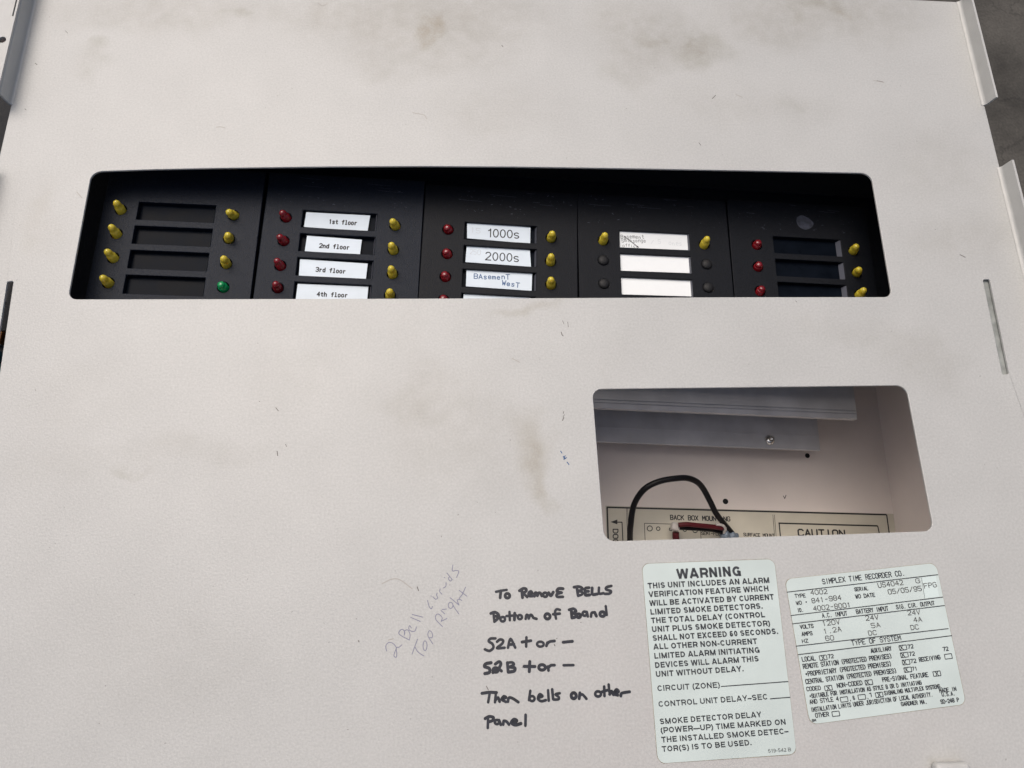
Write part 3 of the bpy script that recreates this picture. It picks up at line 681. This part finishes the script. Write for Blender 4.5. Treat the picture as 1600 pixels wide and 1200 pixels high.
for _ in range(150):
    u, v = random.uniform(20, 1580), random.uniform(5, 1195)
    if (100 < u < 1400 and 255 < v < 475) or (915 < u < 1465 and 595 < v < 850) or (990 < u < 1515 and 870 < v): continue
    p = P(u, v)
    if not lx(p.y)+.003 < p.x < rx(p.y)-.003: continue
    a = random.uniform(0, PI); l = random.uniform(.0001, .0007)
    ink_line(bm, [(p.x, p.y), (p.x+l*math.cos(a), p.y+l*math.sin(a))], random.uniform(.00012, .0003), .00005, caps=2)
mesh_obj('scuff_marks', finish_ink(bm), m_mark, cover)['kind'] = 'stuff'
bm = bmesh.new()
for k, st in enumerate(([(645,176),(655,178),(663,180),(667,186)],[(338,199),(344,198),(352,200)],[(497,5),(504,9),(511,6)],[(597,912),(612,905),(625,906),(644,920)],[(607,1000),(615,998)],[(1365,126),(1372,127),(1381,129)],[(1150,148),(1160,152)],[(800,560),(812,566)],[(120,300),(128,309)])):
    pts = [P(*p) for p in st]; ink_line(bm, smooth2([(p.x, p.y) for p in pts], 4), .00045, .00004+.000002*k, caps=3)
mesh_obj('faint_scratches', finish_ink(bm), m_fscr, cover)['kind'] = 'stuff'
bm = bmesh.new()
for st in ([(876,705),(878,708)],[(880,713),(883,717)],[(881,718),(885,715)],[(886,722),(889,726)],[(883,712),(881,716)]):
    pts = [P(*p) for p in st]; ink_line(bm, [(p.x, p.y) for p in pts], .0005, .00005, caps=3)
mesh_obj('ink_spot', finish_ink(bm), m_ink_blue, cover)

# ------------------------------------------------------------------ indicator modules under the long window
W_, Q_ = .0441, .0157
mods = [  # x0, y0 of first slot corner in cover frame at depth 18 mm, turn
 (.0178+.0011, -.0066-.0012, -.0262), (.1139+.0005, -.0099-.0011, -.0360), (.2103, -.0154-.0011, -.0440), (.3058-.0004, -.0188-.0010, -.0299), (.4032-.001, -.0205-.0010, -.0373)]
firstpx = [(217.4, 315.1), (473.4, 327.5), (726.5, 346.5), (967.6, 359.6), (1207.6, 368.8)]
k1 = crop(90, 240, .25625); k2 = crop(390, 260, .18331); k3 = crop(640, 260, .18331); k4 = crop(890, 250, .19167); k5 = crop(1130, 250, .19167)
L_ = lambda c, col, *ps: [(c(*p[0]), c(*p[1]), col) for p in ps]
leds = [
 L_(k1, 'y', ((385,342),(350,287)), ((358,488),(318,435)), ((338,635),(292,585)), ((308,788),(266,748)), ((1072,376),(1035,350)), ((1045,518),(1038,490)), ((1028,670),(1008,630)))+L_(k1, 'g', ((1010,815),(988,790))),
 L_(k2, 'r', ((310,435),(265,375)), ((290,635),(240,585)), ((262,845),(220,785)), ((240,1035),(215,990)))+L_(k2, 'y', ((1240,505),(1212,455)), ((1225,712),(1203,655)), ((1218,915),(1202,855)), ((1197,1100),(1195,1055))),
 L_(k3, 'r', ((328,538),(312,512)), ((320,745),(303,712)), ((305,940),(292,905)), ((290,1140),(285,1110)))+L_(k3, 'y', ((1208,608),(1218,562)), ((1202,808),(1208,752)), ((1205,1005),(1205,952))),
 L_(k4, 'y', ((275,655),(292,598)), ((1098,688),(1128,628)))+L_(k4, 'p', ((275,818),(275,805)), ((280,1008),(280,996)), ((1118,850),(1118,836)), ((1130,1040),(1130,1026))),
 L_(k5, 'r', ((275,692),(292,660)), ((285,870),(296,842)), ((303,1068),(325,1032)))+L_(k5, 'y', ((1062,738),(1090,694)), ((1090,918),(1112,885)), ((1112,1098),(1155,1050)))]
slips = [
 [], [(k2, [(483,390),(1028,418),(1005,555),(463,515)], 'a'), (k2, [(490,590),(957,625),(940,755),(470,722)], 'b'), (k2, [(430,790),(1007,828),(990,965),(420,930)], 'c'), (k2, [(410,1000),(1012,1025),(1000,1165),(392,1140)], 'd')],
 [(k3, [(490,475),(1030,520),(1028,658),(490,612)], 'e'), (k3, [(488,670),(1025,715),(1035,855),(475,815)], 'f'), (k3, [(485,880),(1045,915),(1040,1060),(480,1022)], 'g'), (k3, [(460,1083),(1030,1118),(1030,1260),(452,1225)], '')],
 [(k4, [(408,578),(970,598),(975,735),(410,712)], 'h'), (k4, [(412,766),(978,785),(990,922),(415,902)], ''), (k4, [(418,955),(985,972),(995,1112),(425,1095)], '')],
 []]
mlabel = ['leftmost black indicator module with empty slots and a green lamp at lower right', 'black indicator module with red lamps and typed floor name slips',
 'black indicator module with 1000s, 2000s and handwritten Basement West slips', 'black indicator module with blank white slips and four black hole plugs',
 'rightmost black indicator module with red lamps, empty slots and a pale thumb smudge']
slipword = {'a': '1st floor', 'b': '2nd floor', 'c': '3rd floor', 'd': '4th floor'}
for i in range(5):
    x0, y0, t = mods[i]
    # local frame: origin at the first slot's corner on the face; face horizontal in world
    o3 = on_z(*firstpx[i], ZM)
    e = T.to_3x3() @ Vector((math.cos(t), math.sin(t), 0)); ang = math.atan2(e.y, e.x)
    M = Matrix.Translation(o3) @ Matrix.Rotation(ang, 4, 'Z')
    md = thing('indicator_module', mlabel[i], 'indicator module', M, 'indicator modules behind the long window')
    loc = lambda u, v, z=0.0: on_plane(u, v, M, z)
    sh_ = .0117; nrow = 4 if i != 2 else 4
    xl_ = loc([146, 404.2, 658.2, 904, 1143][i], 400).x; xr_ = loc([399, 656.8, 902.3, 1141, 1362][i], 400).x
    holes = []
    for k in range(nrow): holes.append([(0, -Q_*k), (0, -Q_*k-sh_), (W_, -Q_*k-sh_), (W_, -Q_*k)])
    hp = []
    for (b, tip, col) in leds[i]:
        p = loc(*b); hp.append(p); holes.append(circle(p.x, p.y, .0034, 24))
    body = sheet([(xl_, .0243), (xr_, .0243), (xr_, -Q_*nrow-.006), (xl_, -Q_*nrow-.006)], holes, -.0032, 0)
    bz = mesh_obj('bezel', body, m_black2 if i >= 2 else m_black, md); bevel(bz, .0003, 2, 50)
    bm = bmesh.new(); box(bm, xl_+.0004, xr_-.0004, -Q_*nrow-.005, .0238, -.006, -.0034); mesh_obj('backing', bm, m_gloss, md)
    for k in range(nrow):
        bm = bmesh.new(); we = .0011 if i < 3 else (.0016 if i == 3 else .0020)
        ya, yb = -Q_*k-.0003, -Q_*k-sh_+.0003
        v = [bm.verts.new(p) for p in ((W_-.0002, ya, -.0002), (W_-.0002, yb, -.0002), (W_-we, yb, -.0030), (W_-we, ya, -.0030), (W_-.0002, ya, -.0030), (W_-.0002, yb, -.0030))]
        for f in ((0, 3, 2, 1), (0, 4, 3), (1, 2, 5), (0, 1, 5, 4)): bm.faces.new([v[j] for j in f])
        mesh_obj('slot_edge', bm, m_edge, md)
    for (b, tip, col), p in zip(leds[i], hp):
        m_ = {'y': m_yel, 'r': m_red, 'g': m_grn, 'p': m_plug}[col]
        H = {'y': .0072, 'r': .0058 if i == 1 else .0036, 'g': .0042, 'p': .0014}[col]
        tp = loc(*tip, H); ax = (tp-p); mx = math.tan(math.radians(24))*H
        hx = Vector((ax.x, ax.y)); 
        if hx.length > mx: hx *= mx/hx.length
        d = Vector((hx.x, hx.y, H)).normalized()
        R_ = d.to_track_quat('Z', 'Y').to_matrix().to_4x4(); ML = Matrix.Translation(p) @ R_
        bm = bmesh.new()
        if col == 'p':
            lathe(bm, [(.0033, -.002), (.0033, .0004), (.0029, .0010), (.0018, .0015), (0, .0017)], Matrix(), 22)
            nm = 'hole_plug'; ML = Matrix.Translation(p)
        else:
            r = .00235
            lathe(bm, [(r+.0004, -.003), (r+.0003, H*.30), (r+.0001, H*.36), (r-.0001, H*.40), (r-.0002, H*.62)]+[((r-.0002)*math.cos(a), H*.62+H*.38*math.sin(a)) for a in (0.3, .6, .85, 1.1, 1.35)]+[(0, H)], Matrix(), 20)
            nm = 'lamp'
        o = mesh_obj(nm, bm, m_, md, ML, True)
        if col == 'g': o['label'] = 'green lamp'
        elif col == 'r': o['label'] = 'red lamp'
        elif col == 'y': o['label'] = 'yellow lamp'
    for (c, quad, key) in slips[i]:
        zs = -.0016
        pts = [loc(*c(*q), zs) for q in quad]
        sl = mesh_obj('name_slip', sheet([(p.x, p.y) for p in pts], [], zs-.0003, zs), m_slip_blue if i < 3 else m_slip_white, md)
        zt = zs+.00006; pl = lambda u, v: loc(u, v, zs)
        bm = bmesh.new(); mt = m_ink
        if key in slipword:
            seg = {'a': ((678,487),(912,500)), 'b': ((595,692),(848,708)), 'c': ((565,895),(815,912)), 'd': ((575,1105),(832,1115))}[key]
            wd_ = slipword[key].split(' ')
            ax_, bx_ = seg; n = len(slipword[key])
            stroke_text(bm, slipword[key], c(*ax_), c(*bx_), 34*.18331, pl, zt, .25)
            sl['label'] = 'slip typed %s' % slipword[key]
        elif key in 'ef' and key:
            s = '1000s' if key == 'e' else '2000s'
            a_, b_ = ((660,603),(935,618)) if key == 'e' else ((642,800),(932,818))
            font_text(bm, s, c(*a_), c(*b_), 74*.18331, pl, zt, .115); sl['label'] = 'slip printed %s' % s
            bf = bmesh.new(); stroke_text(bf, '15' if key == 'e' else '250', c(515, 560 if key == 'e' else 745), c(600, 568 if key == 'e' else 752), 40*.18331, pl, zt, .08, .1)
            mesh_obj('faint_writing', finish_ink(bf), m_faint, sl)
        elif key == 'g':
            stroke_text(bm, 'BAsemenT', c(552,958), c(850,962), 38*.18331, pl, zt, .17, .07)
            stroke_text(bm, 'WesT', c(785,1012), c(935,1030), 38*.18331, pl, zt, .17, .07); mt = m_ink_blue; sl['label'] = 'slip handwritten Basement West in blue'
        elif key == 'h':
            stroke_text(bm, 'Basement', c(418,640), c(605,642), 30*.19167, pl, zt, .10, .1)
            stroke_text(bm, 'Smthsonge', c(425,670), c(620,674), 28*.19167, pl, zt, .09, .1)
            stroke_text(bm, 'office', c(430,708), c(560,716), 24*.19167, pl, zt, .10, .1)
            a_ = loc(*c(445, 622), zs); b_ = loc(*c(560, 712), zs); ink_line(bm, [(a_.x, a_.y), (b_.x, b_.y)], .0005, zt+.00001)
            bf = bmesh.new(); stroke_text(bf, '/ 5 zones', c(665,680), c(915,698), 32*.19167, pl, zt, .06, .12)
            mesh_obj('faint_writing', finish_ink(bf), m_faint, sl); sl['label'] = 'slip with small crossed out handwriting'
        if len(bm.faces): mesh_obj('lettering', finish_ink(bm), mt, sl)
        else: bm.free()
    if i:      # dust specks and hairline scratches
        bm = bmesh.new(); m_dust = m_dust_ if i > 1 else m_dust_
        for _ in range(46 if i != 2 else 60):
            x = random.uniform(xl_+.003, xr_-.003); y = random.uniform(.004, .023); a = random.gauss(-.06, .5); l = random.choice((.0001, .0002, .0003, .0004, .0012))
            ink_line(bm, [(x, y), (x+l*math.cos(a), y+l*math.sin(a))], random.uniform(.00008, .00022), .00003, caps=2)
        for _ in range(5):
            x = random.uniform(xl_+.003, xr_-.02); y = random.uniform(.013, .0235); l = random.uniform(.004, .018)
            ink_line(bm, [(x, y), (x+l*.5, y-l*.03), (x+l, y-l*.04)], .00008, .00003, caps=0)
        mesh_obj('dust', finish_ink(bm), m_dust, md)['kind'] = 'stuff'
    if i == 4:      # pale smudge and rub marks
        bm = bmesh.new(); c = k5
        q = [loc(*c(*p)) for p in ((600,470),(640,450),(700,478),(735,515),(720,550),(670,568),(620,545),(598,505))]
        ink_line  # noqa
        pts = smooth2([(p.x, p.y) for p in q]+[(q[0].x, q[0].y)], 4)[:-1]
        bm.faces.new([bm.verts.new((x, y, .00004)) for x, y in pts])
        mesh_obj('smudge', finish_ink(bm), mat('dried_smudge', (.035, .040, .058), .6, noise=.5, nscale=300), md)

# black frame the modules are mounted on
fr0 = on_z(120, 250, ZM-.007); fa = T.to_3x3() @ Vector((math.cos(-.035), math.sin(-.035), 0)); fang = math.atan2(fa.y, fa.x)
MF = Matrix.Translation((0, 0, 0)) @ Matrix.Rotation(fang, 4, 'Z')
FB = on_z(1416, 602, ZM-.0065).y+.012; print('FB', FB)
mf = thing('mounting_frame', 'black steel frame carrying the row of indicator modules', 'frame', MF)
bm = bmesh.new(); box(bm, -.045, .512, FB, .10, ZM-.0085, ZM-.0065); mesh_obj('frame_plate', bm, m_black2, mf)
bm = bmesh.new(); box(bm, -.108, -.0452, .0, .10, ZM-.0085, ZM-.0065); mesh_obj('notch_shade_sheet', bm, m_black2, mf)  # dark sheet added to blacken the shaded interior behind the left notch
bm = bmesh.new(); box(bm, -.045, .512, .0262, .0275, ZM-.0062, ZM-.0035); mesh_obj('frame_rib', bm, m_black2, mf)

# ------------------------------------------------------------------ cabinet below
ZB = .004
wj0, wj1 = on_z(1373, 640, ZB), on_z(1400, 830, ZB)
XW = (wj0.x+wj1.x)/2; print('wall x', wj0, wj1)
s0 = T @ on_c(1541, 437); s1 = T @ on_c(1572, 585); print('slotR world', s0, s1, 'edge', T @ R1, T @ R2, 'left edge', T @ L1)
cab = thing('cabinet', 'open beige steel cabinet lying on the concrete under the loose cover', 'cabinet')
XL, YN, YP = -.11, -.42, .118
WT = .0015; HW = .1306
bm = bmesh.new(); box(bm, XL, XW, YN, YP, ZB-.0015, ZB); mesh_obj('back_panel', bm, m_box, cab)
for nm, (a, b, c, d, z) in (('side_wall', (XW, XW+WT, YN, YP, HW)), ('side_wall', (XL-WT, XL, YN, YP, .090)), ('end_wall', (XL, XW, YP, YP+WT, .098)), ('end_wall', (XL, XW, YN-WT, YN, .098))):
    bm = bmesh.new(); box(bm, a, b, c, d, ZB-.0015, z); mesh_obj(nm, bm, m_box, cab)
bm = bmesh.new(); box(bm, XW-.016, XW-.0002, YN, .02, HW-.0015, HW); mesh_obj('rim', bm, m_galv, cab)
def disc(name, u, v, z, r, m, parent, h=.0002):
    p = on_z(u, v, z); bm = sheet(circle(p.x, p.y, r, 20), [], z, z+h); return mesh_obj(name, bm, m, parent)
disc('screw_hole', 1261.5, 712, ZB, .0017, m_hole, cab); disc('screw_hole', 1133.5, 783.5, ZB, .0019, m_hole, cab)
bm = bmesh.new()
for st in ([(1224,775),(1226,779)],[(1226,779),(1228,774)],[(1158,812),(1163,822)]):
    ink_line(bm, [tuple(on_z(*p, ZB)[:2]) for p in st], .0006, ZB+.0001)
mesh_obj('scuff_marks', finish_ink(bm), m_mark, cab)['kind'] = 'stuff'
# printed instruction sheet glued to the back panel
c8 = crop(930, 740, .16875); c9 = crop(910, 590, .35)
B_ = lambda u, v: on_z(u, v, ZB+.0002)
q = [B_(946, 790), B_(1396, 803), B_(1408, 905), B_(950, 905)]
pp = mesh_obj('instruction_sheet', sheet([(p.x, p.y) for p in q], [], ZB+.00003, ZB+.0002), m_paper, cab)
bm = bmesh.new(); Z = ZB+.00028
for a, b, wd in ((c8(105,312), c9(1358,612), .0011), (c8(110,312), c8(125,760), .0011), (c9(1358,612), c9(1370,700), .0009), (c8(290,325), c8(300,640), .0003), (c8(300,325), c8(310,640), .0003),
    (c9(850,612), c9(858,712), .0003), (c9(857,612), c9(865,712), .0003), (c9(875,650), c9(1318,662), .0010), (c9(878,650), c9(884,712), .0008), (c9(1318,662), c9(1326,700), .0008),
    (c8(455,460), c8(720,468), .0004), (c8(455,460), c8(462,620), .0004), (c8(975,530), c8(980,610), .0004), (c8(205,450), c8(250,450), .0007), (c8(248,450), c8(256,620), .0007)):
    rule(bm, a, b, B_, Z, wd)
for x, y, r in ((505, 508, 24), (583, 510, 17), (700, 515, 14), (830, 520, 16), (925, 525, 22)):
    pts = [B_(*c8(x+r*math.cos(2*PI*k/14), y+r*math.sin(2*PI*k/14))) for k in range(15)]; ink_line(bm, [(p.x, p.y) for p in pts], .0006, Z, caps=0)
stroke_text(bm, 'BACK BOX MOUNTING', c8(697, 425), c8(1248, 440), 40*.16875, B_, Z, .22)
stroke_text(bm, 'SEMI-FLUSH', c8(985, 566), c8(1200, 572), 28*.16875, B_, Z, .22)
stroke_text(bm, 'SURFACE MOUNT', c8(1375, 578), c8(1660, 588), 28*.16875, B_, Z, .22)
stroke_text(bm, 'CAUTION', c9(965, 706), c9(1172, 710), 28*.35, B_, Z, .25)
# arrow and sideways lettering at the left
tri = [B_(*c8(*p)) for p in ((140, 448), (205, 425), (205, 470))]; bm.faces.new([bm.verts.new((p.x, p.y, Z)) for p in tri])
a0, a1 = c8(205, 515), c8(200, 640)
stroke_text(bm, 'DOOR', a0, a1, 0, B_, Z, .15) if False else None
def side_text(s, u, v, cell, hgt):      # letters turned a quarter turn, running down
    for n, ch in enumerate(s):
        for st in G[ch]:
            pts = [B_(u-hgt+hgt*y/6, v+n*cell+x/4*cell*.72) for x, y in st]; ink_line(bm, [(p.x, p.y) for p in pts], .0007, Z, caps=3)
side_text('DOOR', 965.5, 827, 8.2, 7.5)
mesh_obj('lettering', finish_ink(bm), m_ink, pp)

# aluminium rails
def rail(z1, th, pts_bot, u_end, name_label, cat='rail'):
    a = on_z(*pts_bot[0], z1); b = on_z(*pts_bot[1], z1); d = (b-a); an = math.atan2(d.y, d.x); ln = d.length
    M = Matrix.Translation((b.x, b.y, 0)) @ Matrix.Rotation(an, 4, 'Z')
    t = thing('rail', name_label, cat, M, 'aluminium rails in the cabinet')
    return t
ra = rail(.062, .03, ((928, 637), (1340, 655)), 1340, 'upper wide grey aluminium rail crossing the small window')
bm = bmesh.new(); box(bm, -.42, 0, 0, .060, .058, .062)
bevel(mesh_obj('rail_face', bm, m_alu, ra), .0004, 2)
for yy in (.0035, .0055):
    bm = bmesh.new(); box(bm, -.42, -.0005, yy, yy+.0006, .0622, .0626); mesh_obj('ridge', bm, m_alu, ra)
bm = bmesh.new(); box(bm, -.42, -.001, .040, .042, .035, .0578); mesh_obj('rail_web', bm, m_alu, ra)
rb = rail(.030, .02, ((930, 690), (1282, 704)), 1282, 'lower grey aluminium rail held by one shiny screw')
bm = bmesh.new(); box(bm, -.40, 0, 0, .045, .0275, .030); bevel(mesh_obj('rail_face', bm, m_alu, rb), .0003, 2)
bm = bmesh.new(); box(bm, -.40, -.0005, .0095, .0102, .0302, .0306); mesh_obj('ridge', bm, m_alu, rb)
bm = bmesh.new(); box(bm, -.40, -.0005, .0290, .0296, .0302, .0306); mesh_obj('ridge', bm, m_alu, rb)
sp = on_z(1202, 688, .030)
sc_ = tag(mesh_obj('screw', lathe(bmesh.new(), [(.0034, 0), (.0034, .0006), (.0030, .0016), (.0018, .0024), (.0006, .0026), (.0005, .0018), (0, .0018)], Matrix(), 20), m_zinc, None, Matrix.Translation((sp.x, sp.y, .0303)), True), 'small shiny round head screw in the lower rail', 'screw')

# cables
ck = crop(930, 740, .16875)
def cable_pts(px_z): return [on_z(*ck(u, v), z) for u, v, z in px_z]
pts = spline(cable_pts([(330,680,.012),(322,600,.018),(328,480,.028),(350,320,.036),(400,210,.042),(480,125,.046),(600,70,.048),(740,45,.048),(850,42,.046),(940,75,.042),(1000,140,.036),(1060,250,.030),(1120,370,.024),(1190,460,.018),(1260,545,.012),(1300,600,.010)]), 8)
tag(mesh_obj('black_cable', tube(bmesh.new(), pts, .0019, 12), m_cable, None, None, True), 'thin black cable looping over the instruction sheet', 'cable')
rw = thing('red_wire_lead', 'red and black wire pair with white connector and grey sleeve', 'wire')
pts = spline(cable_pts([(770,475,.022),(850,470,.023),(960,480,.022),(1080,492,.020),(1180,505,.018)]), 8)
mesh_obj('red_wire', tube(bmesh.new(), pts, .0016, 12), m_redw, rw, None, True)
pts = spline(cable_pts([(770,500,.018),(860,506,.018),(960,512,.018),(1080,522,.016),(1170,545,.014)]), 8)
mesh_obj('black_wire', tube(bmesh.new(), pts, .0014, 12), m_cable, rw, None, True)
pts = spline(cable_pts([(745,545,.014),(748,600,.012),(755,660,.010)]), 6)
mesh_obj('red_wire', tube(bmesh.new(), pts, .0022, 12), m_redw, rw, None, True)
p = on_z(*ck(742, 490), .018); bm = bmesh.new(); box(bm, -.0028, .0028, -.0026, .0026, -.003, .002)
bevel(mesh_obj('connector', bm, m_white, rw, Matrix.Translation(p) @ Matrix.Rotation(-.2, 4, 'Z')), .0012, 3)
pts = spline(cable_pts([(1180,560,.014),(1240,575,.012),(1310,585,.011)]), 6)
mesh_obj('sleeve', tube(bmesh.new(), pts, [.0030+.0006*math.sin(k) for k in range(len(pts))], 12), m_sleeve, rw, None, True)
pts = spline(cable_pts([(1120,470,.021),(1180,480,.020),(1205,515,.018),(1190,550,.015)]), 8)
mesh_obj('clear_loop', tube(bmesh.new(), pts, .0009, 8), m_white, rw, None, True)

# circuit board seen through the left slot
pb = on_z(5, 510, .075); pa = on_z(14, 450, .075)
cbd = thing('circuit_board', 'dark circuit board edge with copper and blue parts under the left slot', 'circuit board', Matrix.Translation((pb.x, pb.y, .072)))
bm = bmesh.new(); box(bm, -.045, .022, -.10, .16, -.002, 0); mesh_obj('board', bm, m_black2, cbd)
for (u0, v0, u1, v1, m_, nm, hh) in ((-4, 492, 5.5, 540, m_cop, 'coil', .006), (6, 470, 9, 476, m_tin, 'terminal', .004), (-5, 550, 3, 565, m_blue, 'capacitor', .006), (-8, 568, 2, 580, m_blue, 'capacitor', .006)):
    a = on_z(u0, v0, .074)-pb; b = on_z(u1, v1, .074)-pb
    bm = bmesh.new(); box(bm, min(a.x, b.x), max(a.x, b.x), min(a.y, b.y), max(a.y, b.y), .0002, hh); bevel(mesh_obj(nm, bm, m_, cbd), .001, 2)
for k in range(7):
    a = on_z(8.5-k*.9, 485+k*9, .074)-pb; bm = bmesh.new(); box(bm, a.x-.0005, a.x+.0005, a.y-.0005, a.y+.0005, .0002, .004); mesh_obj('pin', bm, m_tin, cbd)
